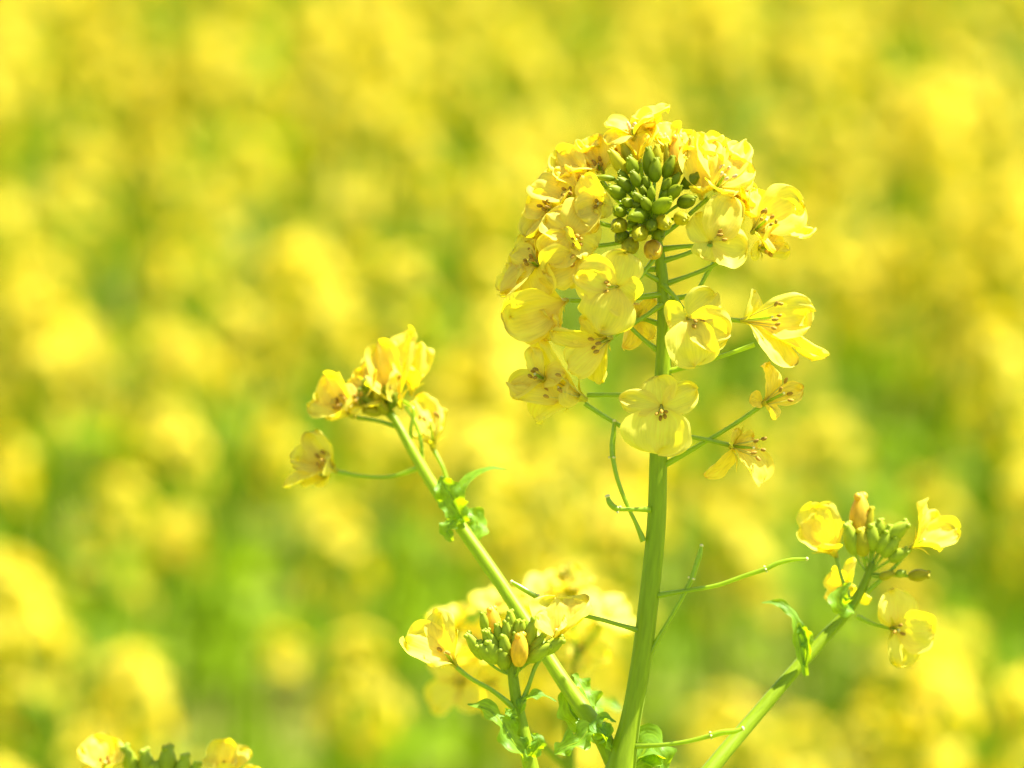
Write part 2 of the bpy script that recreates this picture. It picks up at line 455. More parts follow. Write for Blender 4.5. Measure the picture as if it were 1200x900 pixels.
def field_leaf(seed, Ln):
    rng = random.Random(seed); mb = MB(); up = Vector((0, 0, 1))
    q = []
    for i, (t, w_) in enumerate(((0, .25), (.3, .8), (.6, 1), (.85, .6), (1, .05))):
        q.append((Vector((t * Ln * .95, 0, Ln * (.55 * t - .75 * t * t))), w_ * Ln * .16, Vector((.4 * t, 0, 1))))
    ribbon(mb, q, nv=4, sub=2, seed=seed, ruf=.25, cup=.2)
    me = mb.mesh('leaf', Vector((0, 0, 0))); me.materials.append(M['fleaf']); return me
HEADS = [field_head(i, nf, rd, hh) for i, (nf, rd, hh) in enumerate(((15, .026, .04), (20, .030, .06), (9, .017, .02), (22, .033, .075), (13, .022, .05), (6, .013, .015)))]
LEAVES = [field_leaf(i, ln) for i, ln in enumerate((.16, .12, .09))]

def field_plant(seed, H):
    """prototype parts: list of (name, mesh, location, rotation)"""
    rng = random.Random(seed); parts = []
    mb = MB()
    lean = Vector((rng.uniform(-.04, .04), rng.uniform(-.04, .04), 0))
    def on(t): return Vector((lean.x * t * t, lean.y * t * t, H * t))
    tube(mb, [(on(t), .0055 - .0035 * t) for t in (0, .25, .5, .75, 1)], seg=6, sub=2)
    tops = [(on(1), (lean.x * .8, lean.y * .8))]
    nb = rng.randint(2, 5); a0 = rng.uniform(0, 6)
    for k in range(nb):
        t = .45 + .42 * k / nb + rng.uniform(-.03, .03); az = a0 + k * 2.4
        d = Vector((math.cos(az), math.sin(az), 0)); Lb = H * (.96 + rng.uniform(-.12, .05)) - H * t
        b = on(t); q1 = b + d * Lb * .22 + Vector((0, 0, Lb * .4)); q2 = b + d * Lb * .42 + Vector((0, 0, Lb))
        tube(mb, [(b, .003), (q1, .0024), (q2, .0016)], seg=5, sub=3)
        tops.append((q2, (d.y * -.2, d.x * .2)))
        # seed pods along the branch
    for k in range(9):
        t = .70 + .24 * k / 9; az = k * 2.4; b = on(t); d = Vector((math.cos(az), math.sin(az), 0))
        tube(mb, [(b, .0007), (b + d * .02 + Vector((0, 0, .008)), .0007), (b + d * .045 + Vector((0, 0, .028)), .0012)], seg=4, sub=2, cap=False)
    me = mb.mesh('stem', Vector((0, 0, 0))); me.materials.append(M['fgreen'])
    parts.append(('stem', me, Vector((0, 0, 0)), (0, 0, 0)))
    for i, (p, tl) in enumerate(tops):
        parts.append(('flower_head', HEADS[(i + seed) % len(HEADS)], p, (-tl[1], tl[0], rng.uniform(0, 6))))
    for k in range(6):
        t = .30 + .55 * k / 6 + rng.uniform(-.03, .03)
        parts.append(('leaf', LEAVES[min(2, k // 2)], on(t), (0, rng.uniform(-.2, .2), rng.uniform(0, 6.28))))
    return parts
PROTOS = [field_plant(100 + i, 1.0) for i in range(7)]
frustum_half = lambda y: y * 0.1
prng = random.Random(5)
spots = []
tries = 0
def accept(x, y):
    hx = 0.10 * y + 0.28
    if abs(x) > hx: return False
    # keep the strip in front of the camera clear up to the field edge
    return y > 2.2
GREEN = [(340, 170, 30, 130), (250, 430, 90, 70), (215, 540, 60, 70), (510, 240, 50, 35), (590, 130, 60, 60), (925, 230, 50, 130), (850, 640, 80, 120),
         (380, 820, 70, 60), (455, 600, 40, 50), (20, 520, 40, 60), (1040, 20, 60, 40), (1180, 60, 40, 40), (150, 230, 40, 50), (690, 60, 50, 50), (1120, 640, 50, 60), (300, 640, 40, 60)]
GOLD = [(1090, 190, 120, 120), (80, 720, 90, 90), (150, 780, 60, 50), (60, 60, 70, 60), (250, 60, 70, 60), (450, 235, 50, 50), (270, 215, 45, 45), (160, 310, 60, 40),
        (1050, 520, 80, 70), (1090, 840, 80, 50), (820, 820, 90, 60), (400, 690, 70, 50), (510, 350, 70, 50), (60, 440, 50, 70), (420, 40, 60, 50), (620, 420, 60, 60), (850, 60, 60, 50), (200, 620, 40, 40)]
def field_density(x, y):
    """how thickly the field stands here: clumps and gaps on the ground"""
    px = 600 + 6000 * x / y
    py = 450 + 6000 * math.tan(math.atan((1.58 - .87) / y) - PITCH)
    v = .42 + .5 * noise.noise(Vector((x * 5, y * 3, 4.2)))
    for a, b, rx, ry in GREEN: v -= .9 * math.exp(-((px - a) / rx) ** 2 - ((py - b) / ry) ** 2)
    for a, b, rx, ry in GOLD: v += .9 * math.exp(-((px - a) / rx) ** 2 - ((py - b) / ry) ** 2)
    return v
for k in range(13):      # the thick golden stand to the right of the flower head
    spots.append((.345 + prng.uniform(-.10, .10), 4.15 + prng.uniform(-.28, .22)))
while len(spots) < 290 and tries < 90000:
    tries += 1
    y = prng.uniform(2.2, 8.0); x = prng.uniform(-1.3, 1.3)
    if not accept(x, y): continue
    if prng.random() > field_density(x, y): continue
    if any((x - a) ** 2 + (y - b) ** 2 < .085 ** 2 for a, b, *_ in spots): continue
    spots.append((x, y))
labeltext = 'blurred yellow rapeseed plant standing among others in the field behind the sharp flower stem'
first = {}
for i, (x, y) in enumerate(spots):
    k = prng.randrange(len(PROTOS)); H = prng.uniform(.82, .98) if prng.random() < .94 else prng.uniform(1.0, 1.1)
    if k not in first:
        t = thing('rapeseed_plant', labeltext, 'plant', Vector((x, y, 0)), 'rapeseed plants of the blurred field')
        ch = []
        for nm, me, loc, rot in PROTOS[k]:
            o = bpy.data.objects.new(nm, me); scene.collection.objects.link(o); o.parent = t; o.location = loc; o.rotation_euler = rot; ch.append(o)
        first[k] = (t, ch)
    else:
        t0, ch = first[k]
        t = t0.copy(); scene.collection.objects.link(t); t.location = (x, y, 0)
        for c_ in ch:
            o = c_.copy(); scene.collection.objects.link(o); o.parent = t
    t.rotation_euler = (R(prng.gauss(0, 2)), R(prng.gauss(0, 2)), prng.uniform(0, 6.28)); t.scale = (H, H, H)

# the far rest of the field: one object
src_objs = []
for k in range(3):
    mbs = []
    vs = []; fs = []; mi = []; uvs = []
    mats_ = ['fpetal', 'fgreen', 'fleaf']
    for nm, me, loc, rot in PROTOS[k]:
        from mathutils import Euler
        mx = Matrix.Translation(loc) @ Euler(rot).to_matrix().to_4x4()
        b = len(vs); vs.extend([tuple(mx @ v.co) for v in me.vertices])
        for p in me.polygons:
            fs.append(tuple(b + q for q in p.vertices))
            mi.append(mats_.index({'field petal': 'fpetal', 'field green': 'fgreen', 'field leaf': 'fleaf'}[me.materials[p.material_index].name]))
    me = bpy.data.meshes.new('rapeseed'); me.from_pydata(vs, [], fs)
    for q in mats_: me.materials.append(M[q])
    me.polygons.foreach_set('material_index', mi); me.polygons.foreach_set('use_smooth', [True] * len(fs))
    src_objs.append(bpy.data.objects.new('rapeseed_source', me))
srng = random.Random(8); pts3 = [[], [], []]
for _ in range(6500):
    y = 2.3 + 24 * srng.random(); x = srng.uniform(-8, 8)
    if abs(x) < .10 * y + .30 and y < 8.0: continue
    if abs(x) > .35 * y + 1.2: continue
    pts3[srng.randrange(3)].append((x, y, 0))
me = bpy.data.meshes.new('rapeseed_field'); allp = []; idx = []
for k in range(3): allp += pts3[k]; idx += [k] * len(pts3[k])
me.from_pydata(allp, [], [])
at_ = me.attributes.new('variant', 'INT', 'POINT'); at_.data.foreach_set('value', idx)
fo = link('rapeseed_field', me, Vector((0, 0, 0)))
fo['kind'] = 'stuff'; fo['label'] = 'blurred far mass of yellow flowering rapeseed filling the background'; fo['category'] = 'rapeseed field'
ng = bpy.data.node_groups.new('scatter', 'GeometryNodeTree')
ng.interface.new_socket(name='Geometry', in_out='INPUT', socket_type='NodeSocketGeometry')
ng.interface.new_socket(name='Geometry', in_out='OUTPUT', socket_type='NodeSocketGeometry')
gi = ng.nodes.new('NodeGroupInput'); go = ng.nodes.new('NodeGroupOutput'); jn = ng.nodes.new('GeometryNodeJoinGeometry')
na = ng.nodes.new('GeometryNodeInputNamedAttribute'); na.data_type = 'INT'; na.inputs['Name'].default_value = 'variant'
rv = ng.nodes.new('FunctionNodeRandomValue'); rv.data_type = 'FLOAT_VECTOR'
rv.inputs[0].default_value = (0, 0, 0); rv.inputs[1].default_value = (0, 0, 6.283)
rs = ng.nodes.new('FunctionNodeRandomValue'); rs.data_type = 'FLOAT'; rs.inputs[2].default_value = .84; rs.inputs[3].default_value = 1.08
for k in range(3):
    io = ng.nodes.new('GeometryNodeInstanceOnPoints'); ob = ng.nodes.new('GeometryNodeObjectInfo'); ob.inputs['Object'].default_value = src_objs[k]
    cp = ng.nodes.new('FunctionNodeCompare'); cp.data_type = 'INT'; cp.operation = 'EQUAL'
    ia = [s_ for s_ in cp.inputs if s_.enabled]
    ng.links.new([s_ for s_ in na.outputs if s_.enabled][0], ia[0]); ia[1].default_value = k
    ng.links.new(gi.outputs[0], io.inputs['Points']); ng.links.new(cp.outputs[0], io.inputs['Selection'])
    ng.links.new(ob.outputs['Geometry'], io.inputs['Instance'])
    ng.links.new([s_ for s_ in rv.outputs if s_.enabled][0], io.inputs['Rotation'])
    ng.links.new([s_ for s_ in rs.outputs if s_.enabled][0], io.inputs['Scale'])
    ng.links.new(io.outputs[0], jn.inputs[0])
ng.links.new(jn.outputs[0], go.inputs[0])
md = fo.modifiers.new('scatter', 'NODES'); md.node_group = ng

# ================================================================== MAIN PLANT
base = to_ground(722, 960, 0, .004, .01)
main = thing('rapeseed_plant', 'tall sharply focused rapeseed plant with a full yellow flower head and two long side branches', 'plant', base)
top = P(722, 960, 0)
mb = MB()
pts = [(base, 30 * S), (base.lerp(top, .5), 27 * S)]
pts += [(P(x, y, z), r * S) for x, y, z, r in ((722, 960, 0, 22), (727, 900, 0, 18), (738, 848, 0, 12.4), (749, 790, 0, 12), (760, 705, 0, 11.8), (769, 615, 0, 11.2), (772, 520, 0, 10.3),
        (776, 450, 0, 9.8), (778, 400, 0, 8.8), (777, 340, 0, 7.2), (773, 300, 2, 6.4), (768, 272, 10, 5.2), (764, 250, 16, 3.5))]
tube(mb, pts, seg=20, sub=6, ridges=7, ramp=.018)
build('main_stem', mb, ['stem'], main, origin=base)
# left side branch
ptube('side_stem', [(722, 905, 0, 9), (708, 868, -6, 11), (688, 838, -20, 10.5), (658, 795, -55, 8.8), (620, 735, -100, 8.4), (580, 674, -145, 8.0), (535, 610, -190, 7.8), (502, 560, -235, 6.8), (480, 522, -268, 5.8), (463, 492, -285, 4.8), (450, 472, -290, 3)],
      'stem', main, seg=16, sub=5, ridges=6, ramp=.022)
# right side branch
ptube('side_stem', [(722, 1060, 0, 11), (770, 985, -25, 11), (832, 902, -70, 9.4), (880, 845, -110, 8.6), (930, 787, -140, 7.8), (965, 748, -160, 7.6), (992, 718, -170, 6.4), (1010, 690, -176, 5.4), (1022, 660, -178, 4)],
      'stem', main, seg=16, sub=5, ridges=6, ramp=.022)
# pedicels of the main stem
for q in ([(773, 292, 4), (800, 289, 10), (835, 288, 14)],
          [(776, 306, 3), (800, 299, 5), (815, 293, 6), (840, 280, 4)],
          [(782, 334, 0), (805, 324, 0), (832, 313, -3), (865, 290, -8)],
          [(778, 352, -8), (815, 342, -14), (830, 318, -16), (838, 306, -16)],
          [(780, 334, 5), (790, 347, 12), (800, 362, 16)],
          [(781, 368, 2), (830, 372, 2), (868, 376, 6)],
          [(786, 436, 3), (812, 428, 4), (850, 416, 4), (884, 404, 2)],
          [(772, 357, 7), (757, 370, 14), (738, 382, 18), (720, 393, 20)],
          [(772, 381, -3), (752, 374, -10), (738, 376, -12)],
          [(770, 415, -2), (752, 396, 0), (734, 378, 2), (722, 362, 6)],
          [(770, 315, 0), (752, 316, -2), (735, 315, -4), (700, 300, -10)],
          [(769, 330, 2), (756, 320, 8), (738, 305, 14)],
          [(766, 296, 12), (760, 312, 20), (749, 326, 26)],
          [(768, 468, 2), (735, 463, 4), (710, 463, 4), (688, 463, 2)],
          [(766, 532, 2), (733, 503, 8), (708, 488, 8), (685, 473, 6)],
          [(774, 503, 5), (800, 510, 8), (830, 516, 9), (856, 522, 8)],
          [(783, 546, 1), (835, 513, 4), (870, 491, 4), (893, 475, 3)],
          [(752, 741, 5), (725, 732, 5), (700, 725, 3), (680, 722, 0), (663, 735, -4)],
          [(772, 500, 8), (776, 490, 18), (775, 480, 22)],
          [(764, 272, 8), (740, 268, -4), (705, 262, -8), (690, 255, -8)],
          [(764, 268, 8), (735, 282, 4), (700, 288, 4), (680, 288, 6)],
          [(770, 345, 4), (700, 353, 6), (668, 352, 6)],
          [(772, 275, 6), (795, 262, 2), (815, 245, -4), (830, 232, -6)],
          [(765, 262, 4), (735, 245, -8), (715, 225, -14), (705, 212, -18)],
          [(765, 255, 4), (755, 215, -20), (748, 180, -28)],
          [(765, 255, 4), (790, 215, -20), (800, 190, -26)]):
    x0, y0, z0 = q[0]
    sx = 771 if 420 < y0 < 640 else (776 if y0 <= 420 else 757)
    q[0] = (x0 + max(-6, min(6, sx - x0)), y0, z0 - 1)
    pedicel(main, q, 2.6)
# seed pods
seed_pod(main, [(754, 634, 6), (746, 615, 8), (732, 585, 12), (722, 556, 14), (718, 536, 14)], [(718, 536, 14), (717.5, 522, 14), (719, 508, 13), (720, 494, 12)], pr=3.3)
seed_pod(main, [(762, 597, 8), (745, 597, 12), (726, 596.5, 15)], [(725, 597, 15), (719, 594, 16), (714, 588, 16), (712, 582, 16)], pr=3.6, knob=5)
seed_pod(main, [(771, 698, 4), (800, 693, 8), (840, 686, 12), (875, 674, 14), (897, 667, 15)], [(897, 667, 15), (912, 660, 15), (928, 656, 15), (945, 655, 15)], pr=2.7)
seed_pod(main, [(762, 765, 2), (775, 742, 4), (793, 712, 6), (811, 678, 8)], [(811, 678, 8), (816, 662, 8), (820, 650, 8), (822, 640, 8)], pr=3.3)
seed_pod(main, [(745, 874, 6), (775, 873, 10), (805, 869, 12), (833, 862, 14)], [(833, 862, 14), (848, 858, 14), (860, 857, 14), (870, 854, 14)], pr=3.6, knob=5)

# ---- bud cluster of the main head (zoomed pixel -> photo pixel)
BUDS = [(190, 165, 190, 88, 1, 5), (285, 190, 130, 92, 0, 10), (397, 160, 180, 92, 0, 6), (440, 215, 150, 90, 0, 16), (530, 195, 145, 82, 0, 10),
        (675, 290, 125, 90, 0, 6), (305, 275, 112, 74, 0, 22), (230, 312, 115, 84, 0, 18), (180, 362, 115, 98, 0, 20), (375, 300, 84, 62, 0, 18),
        (515, 312, 90, 62, 0, 22), (572, 280, 100, 60, 0, 12), (567, 360, 105, 84, 0, 24), (650, 425, 105, 96, 0, 18), (412, 370, 86, 60, 0, 28),
        (320, 400, 84, 62, 0, 30), (375, 440, 92, 74, 0, 36), (490, 450, 130, 104, 0, 40), (255, 435, 75, 70, 0, 26), (200, 490, 92, 92, 0, 26),
        (315, 520, 112, 98, 0, 36), (195, 590, 95, 108, 1, 24), (335, 640, 95, 112, 1, 32), (415, 585, 72, 82, 0, 38), (500, 570, 92, 104, 1, 36),
        (615, 540, 92, 98, 1, 26), (465, 650, 82, 78, 0, 30), (215, 665, 90, 98, 0, 22), (270, 725, 98, 116, 1, 26), (425, 752, 110, 126, 2, 26),
        (360, 360, 70, 56, 0, 20), (320, 455, 72, 56, 0, 28), (430, 462, 66, 52, 0, 26), (220, 258, 80, 62, 0, 8), (105, 272, 120, 46, 0, 12), (285, 575, 68, 64, 0, 26),
        (500, 380, 70, 50, 0, 20), (445, 130, 150, 80, 1, -4), (600, 200, 150, 84, 1, -2), (250, 110, 150, 76, 1, -4)]
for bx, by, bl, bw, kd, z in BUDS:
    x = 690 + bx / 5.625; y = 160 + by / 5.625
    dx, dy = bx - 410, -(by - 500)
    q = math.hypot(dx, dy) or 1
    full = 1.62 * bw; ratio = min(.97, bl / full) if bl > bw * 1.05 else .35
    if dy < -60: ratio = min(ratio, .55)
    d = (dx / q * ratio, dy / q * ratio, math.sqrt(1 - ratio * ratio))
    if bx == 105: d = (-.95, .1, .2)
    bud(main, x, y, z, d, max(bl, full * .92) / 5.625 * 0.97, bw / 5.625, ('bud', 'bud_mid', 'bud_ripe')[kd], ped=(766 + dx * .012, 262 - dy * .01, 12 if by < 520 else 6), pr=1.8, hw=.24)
# big half-open buds at the back of the cluster
bud(main, 791, 183, -12, (.12, .95, .1), 46, 22, 'bud_ripe', ped=(768, 255, 2))
bud(main, 809, 180, -8, (.08, .98, .1), 36, 11, 'sepal', ped=(770, 255, 2))
bud(main, 782, 186, -8, (-.05, .98, .15), 34, 10, 'bud_mid', ped=(770, 255, 2))

# ---- open flowers of the main head
F = lambda *a, **k: flower(main, *a, **k)
F((743, 163, -22), (-.15, .9, .45), tips=[(709, 146, -22, 28), (784, 127, -34, 26), (766, 136, -6, 34), (712, 170, -2, 28)], stam=4, L=36, anth='anther_pale')
F((706, 206, -22), (-.3, .8, .35), tips=[(697, 163, -30, 42), (676, 166, -22, 16), (724, 178, -34, 34), (664, 200, -10, 30)], stam=4, L=40)
F((690, 222, -14), (-.5, .7, .5), tips=[(655, 180, -26, 34), (650, 200, -14, 30), (694, 192, -20, 28), (700, 218, 10, 30)], stam=4, L=38)
F((672, 238, -8), (-.45, .65, .6), tips=[(622, 222, -14, 40), (655, 204, -18, 34), (695, 235, 4, 34), (660, 262, 10, 34)], stam=5, L=40)
F((650, 250, -2), (-.6, .5, .6), tips=[(618, 240, -10, 36), (617, 278, 4, 30), (664, 222, -6, 30), (672, 262, 12, 34)], stam=5, L=40)
F((706, 238, 10), (-.45, -.1, .85), tips=[(684, 205, 14, 32), (712, 228, 22, 30), (702, 256, 16, 36), (676, 250, 22, 34)], stam=3, L=34, stl=.35)
F((668, 276, 14), (.05, .15, .95), sa=(.4, -.3, .8), tips=[(640, 252, 16, 42), (690, 238, 14, 42), (700, 290, 20, 44), (640, 302, 18, 44)], stam=5, L=42, W=42, stl=.4)
F((680, 298, 16), (-.5, -.35, .75), tips=[(660, 268, 20, 34), (640, 320, 22, 50), (690, 326, 24, 30), (672, 338, 14, 34)], stam=2, L=40)
F((632, 312, 6), (-.6, .35, .6), tips=[(598, 300, -4, 36), (590, 346, 2, 38), (634, 288, -8, 38), (645, 345, 14, 46)], stam=4, L=40)
F((664, 352, 6), (-.75, -.35, .45), tips=[(594, 374, 10, 54), (628, 338, -6, 46), (612, 392, -4, 40), (655, 384, 14, 26)], stam=0, pist=False, L=40)
F((724, 336, 32), (-.1, -.1, 1), sa=(-.75, .0, .6), tips=[(675, 322, 36, 50), (734, 296, 38, 46), (704, 388, 38, 62), (744, 352, 36, 46)], stam=5, L=42, stl=.42, cup=.12)
F((716, 396, 24), (-.75, -.35, .5), tips=[(650, 386, 22, 30), (684, 372, 12, 34), (668, 436, 26, 44), (704, 450, 14, 34)], stam=4, L=40, stl=.55)
F((686, 468, 8), (-.8, .35, .45), tips=[(634, 398, 2, 30), (598, 452, 8, 40), (630, 494, 4, 36), (664, 452, 30, 34)], stam=5, L=58, stl=.8, ruf=.1)
F((640, 446, 10), (-.7, .4, .5), tips=[(624, 408, 6, 26), (604, 468, 10, 28), (662, 440, 26, 30), (650, 474, 20, 34)], stam=4, L=40, stl=.5, ruf=.12)
F((775, 476, 22), (0, .12, .95), sa=(0, -.55, .8), tips=[(727, 467, 26, 28), (772, 442, 20, 36), (817, 456, 26, 34), (771, 532, 30, 74)], stam=5, L=40, stl=.42, cup=.15, claw=.2)
F((806, 374, 20), (-.1, .1, .95), sa=(.6, -.35, .7), tips=[(782, 378, 24, 46), (838, 345, 18, 40), (814, 430, 30, 56), (854, 392, 26, 46)], stam=5, L=42, stl=.4)
F((870, 376, 8), (.85, .1, .5), tips=[(884, 342, 0, 34), (950, 366, 4, 46), (922, 430, 14, 52), (962, 420, -4, 24)], stam=6, L=62, W=36, stl=.75, claw=.25)
F((893, 474, 4), (.75, .4, .4), tips=[(897, 426, 4, 36), (878, 470, 8, 26), (940, 456, 0, 24), (906, 492, 6, 32)], stam=4, L=40, old=True, stl=.9, ruf=.1)
F((856, 523, 8), (.8, -.05, .45), tips=[(864, 502, 10, 24), (825, 557, 6, 28), (882, 512, 0, 26), (892, 567, 8, 46)], stam=5, L=44, old=True, stl=.8, ruf=.08, sepdown=.9)
F((742, 376, -14), (.3, .3, -.3), tips=[(730, 408, -12, 24), (762, 398, -16, 26), (768, 350, -20, 16), (744, 356, -14, 22)], stam=5, L=36, old=True, anth='anther_pale')
F((832, 284, 10), (.1, .05, .95), sa=(.75, .4, .5), tips=[(815, 252, 12, 36), (858, 232, 10, 44), (874, 292, 14, 46), (826, 304, 18, 38)], stam=5, L=42, stl=.42)
F((882, 272, -8), (.5, .45, .6), tips=[(884, 222, -14, 30), (936, 238, -10, 54), (948, 272, -24, 30), (908, 296, 8, 30)], stam=6, L=52, stl=.6)
F((838, 222, -2), (.4, .6, .6), tips=[(822, 168, -12, 42), (872, 168, -22, 30), (882, 200, -6, 34), (846, 226, 24, 40)], stam=5, L=48, stl=.6, anth='anther_pale')
F((822, 232, 4), (-.05, .85, .45), tips=[(806, 176, -4, 34), (842, 182, 2, 34), (824, 222, 22, 28), (840, 168, -16, 36)], stam=0, pist=False, L=44)
F((800, 200, -22), (.05, .9, .3), tips=[(770, 158, -26, 30), (800, 152, -34, 36), (826, 160, -30, 32), (792, 168, -6, 20)], stam=4, L=42, anth='anther_pale')
F((748, 190, -16), (-.1, .9, .4), tips=[(730, 168, -2, 18), (762, 160, -6, 16), (725, 155, -28, 30), (765, 150, -30, 30)], stam=0, pist=False, L=36)
F((888, 290, -2), (.75, -.2, .5), tips=[(905, 262, 4, 26), (925, 292, 0, 20), (880, 296, 10, 22), (900, 250, -14, 22)], stam=3, L=36)

F((722, 196, -30), (-.2, .95, .3), tips=[(706, 172, -36, 30), (728, 160, -44, 32), (744, 176, -34, 28), (716, 184, -22, 24)], stam=3, L=36)
F((684, 212, -26), (-.5, .85, .3), tips=[(660, 188, -30, 30), (680, 172, -40, 30), (704, 190, -34, 28), (668, 206, -16, 28)], stam=3, L=36)
F((648, 268, -14), (-.8, .5, .3), tips=[(620, 256, -20, 34), (632, 234, -24, 34), (616, 284, -14, 28), (650, 286, 2, 30)], stam=4, L=36)
F((776, 176, -30), (.1, .95, .3), tips=[(756, 146, -36, 32), (788, 146, -42, 32), (800, 166, -30, 28), (770, 160, -18, 24)], stam=4, L=36, anth='anther_pale')
F((832, 196, -26), (.4, .9, .3), tips=[(812, 160, -34, 36), (846, 160, -38, 34), (866, 186, -30, 30), (838, 186, -12, 28)], stam=0, L=40)
F((856, 246, -14), (.5, .6, .5), tips=[(846, 216, -18, 32), (878, 222, -22, 30), (884, 256, -10, 30), (858, 262, 2, 28)], stam=3, L=38)
F((655, 300, -6), (-.5, .2, .7), tips=[(626, 284, -10, 34), (640, 270, -14, 32), (676, 290, -2, 34), (650, 330, 4, 36)], stam=3, L=38)
for (x, y, z, a) in ((664, 214, -30, (-.6, .6, .4)), (640, 252, -22, (-.8, .4, .4)), (692, 186, -34, (-.3, .9, .2)), (630, 296, -10, (-.7, .1, .6)), (612, 330, -4, (-.8, .2, .4)),
                     (758, 158, -36, (0, .95, .2)), (850, 192, -24, (.6, .7, .3)), (866, 232, -20, (.7, .3, .5)), (684, 262, 4, (-.3, .3, .8)), (650, 380, 0, (-.7, -.1, .6))):
    F((x, y, z), a, L=26, W=25, open_=55, stam=2, pist=False, ruf=.18)
# ---- left side branch head
F = lambda *a, **k: flower(main, *a, **k)
zb = -290
F((414, 488, zb), (-.6, .6, .5), tips=[(384, 440, zb, 36), (360, 478, zb + 4, 32), (420, 448, zb - 14, 34), (404, 480, zb + 26, 40)], stam=5, L=46, stl=.6)
F((470, 478, zb), (-.35, .8, .4), tips=[(446, 402, zb - 10, 38), (484, 392, zb - 20, 42), (428, 444, zb + 8, 38), (464, 436, zb + 28, 46)], stam=4, L=60, stl=.6)
F((394, 552, zb), (-.65, .5, .5), tips=[(364, 508, zb, 38), (344, 540, zb - 10, 30), (336, 572, zb + 4, 26), (384, 534, zb + 18, 42)], stam=4, L=46, stl=.6)
F((508, 526, zb), (-.1, .9, .2), tips=[(486, 468, zb - 14, 34), (514, 478, zb - 20, 28), (478, 512, zb - 24, 24), (518, 500, zb + 6, 22)], stam=4, L=46, stl=.9)
F((438, 470, zb - 8), (-.3, .9, .2), tips=[(424, 434, zb - 16, 28), (448, 430, zb - 24, 30), (410, 450, zb - 10, 24), (446, 452, zb + 10, 22)], stam=3, L=40)
F((452, 462, zb - 14), (-.5, .7, .4), tips=[(424, 432, zb - 20, 34), (440, 408, zb - 26, 34), (474, 428, zb - 22, 36), (444, 456, zb + 2, 30)], stam=3, L=44)
F((482, 462, zb - 20), (.1, .95, .2), tips=[(462, 400, zb - 26, 36), (494, 402, zb - 30, 34), (476, 430, zb - 6, 30), (496, 440, zb - 20, 22)], stam=0, L=56)
F((404, 480, zb - 8), (-.5, .6, .5), tips=[(372, 462, zb - 12, 30), (392, 440, zb - 16, 34), (424, 462, zb - 8, 28), (384, 492, zb + 4, 28)], stam=3, L=40)
for q in ([(470, 502, zb), (445, 494, zb), (418, 489, zb)], [(492, 548, zb + 10), (460, 558, zb + 5), (425, 558, zb), (396, 553, zb)],
          [(494, 556, zb + 10), (493, 515, zb + 14), (484, 490, zb + 10), (476, 478, zb + 4)], [(530, 592, zb + 20), (520, 550, zb + 10), (509, 528, zb)],
          [(480, 520, zb + 8), (482, 500, zb + 12), (485, 480, zb + 8), (472, 470, zb)], [(460, 492, zb), (448, 480, zb - 4), (440, 472, zb - 8)]):
    pedicel(main, q, 2.3)
for x, y, dx, dy, dz, bl, bw, kd in ((432, 470, -.7, .5, .5, 22, 13, 0), (426, 462, -.5, .8, .3, 20, 12, 0), (442, 466, -.1, .9, .5, 24, 13, 1), (450, 462, .2, .9, .4, 22, 12, 0),
                                     (436, 482, -.9, .1, .4, 24, 14, 1), (448, 478, -.2, .4, .8, 24, 15, 1), (460, 470, .3, .8, .5, 22, 13, 0), (430, 452, -.4, .9, .2, 18, 11, 0)):
    bud(main, x, y, zb + 12, (dx, dy, dz), bl, bw, ('bud', 'bud_mid')[kd], ped=(462, 490, zb))
F((424, 476, zb + 10), (-.3, .6, .6), tips=[(408, 448, zb, 30), (436, 440, zb - 6, 30), (446, 470, zb + 14, 30), (410, 484, zb + 18, 26)], stam=3, L=38)
F((384, 560, zb - 10), (-.6, .3, .5), tips=[(360, 536, zb - 14, 30), (372, 520, zb - 18, 28), (352, 566, zb - 4, 26), (380, 570, zb + 4, 24)], stam=0, L=36)
leaf(main, [(545, 612, -178, 5), (536, 598, -172, 14), (528, 582, -168, 17), (520, 566, -168, 11), (516, 558, -168, 1)], seed=3, nrm=(-.2, .3, .9))
leaf(main, [(538, 590, -185, 3), (540, 576, -186, 7), (552, 560, -190, 8), (572, 550, -192, 5), (594, 550, -194, .6)], seed=4, nrm=(0, .9, .45), ruf=.1, teeth=.03)
leaf(main, [(545, 600, -200, 4), (556, 606, -202, 12), (560, 618, -200, 13), (552, 630, -196, 7), (546, 632, -196, 1)], seed=5, nrm=(.3, .5, .7))
leaf(main, [(540, 604, -178, 4), (530, 612, -174, 9), (524, 622, -172, 9), (530, 634, -172, 3)], seed=6, nrm=(-.4, .2, .8))

# ---- right side branch head
zr = -178
F((980, 652, zr), (-.5, .75, .4), tips=[(955, 592, zr - 6, 48), (936, 628, zr - 2, 36), (962, 640, zr + 20, 40), (985, 612, zr - 16, 26)], stam=0, pist=False, L=56)
F((1068, 642, zr), (.75, .5, .3), tips=[(1078, 588, zr - 4, 26), (1122, 622, zr - 6, 34), (1098, 604, zr - 18, 34), (1104, 644, zr + 12, 30)], stam=0, L=50)
F((1044, 736, zr), (.45, -.1, .8), tips=[(1046, 690, zr, 46), (1096, 738, zr + 6, 48), (1056, 780, zr + 4, 36), (1034, 712, zr - 8, 26)], stam=3, L=48, stl=.4)
F((1000, 688, zr - 30), (-.6, .2, .2), tips=[(968, 700, zr - 36, 34), (975, 668, zr - 34, 34), (1002, 655, zr - 40, 34), (1020, 705, zr - 30, 18)], stam=0, pist=False, L=44)
bud(main, 1008, 604, zr, (.02, .98, .1), 50, 27, 'bud_ripe', ped=(1020, 660, zr))
bud(main, 1018, 612, zr + 6, (.2, .95, .1), 36, 12, 'bud_mid', ped=(1020, 660, zr))
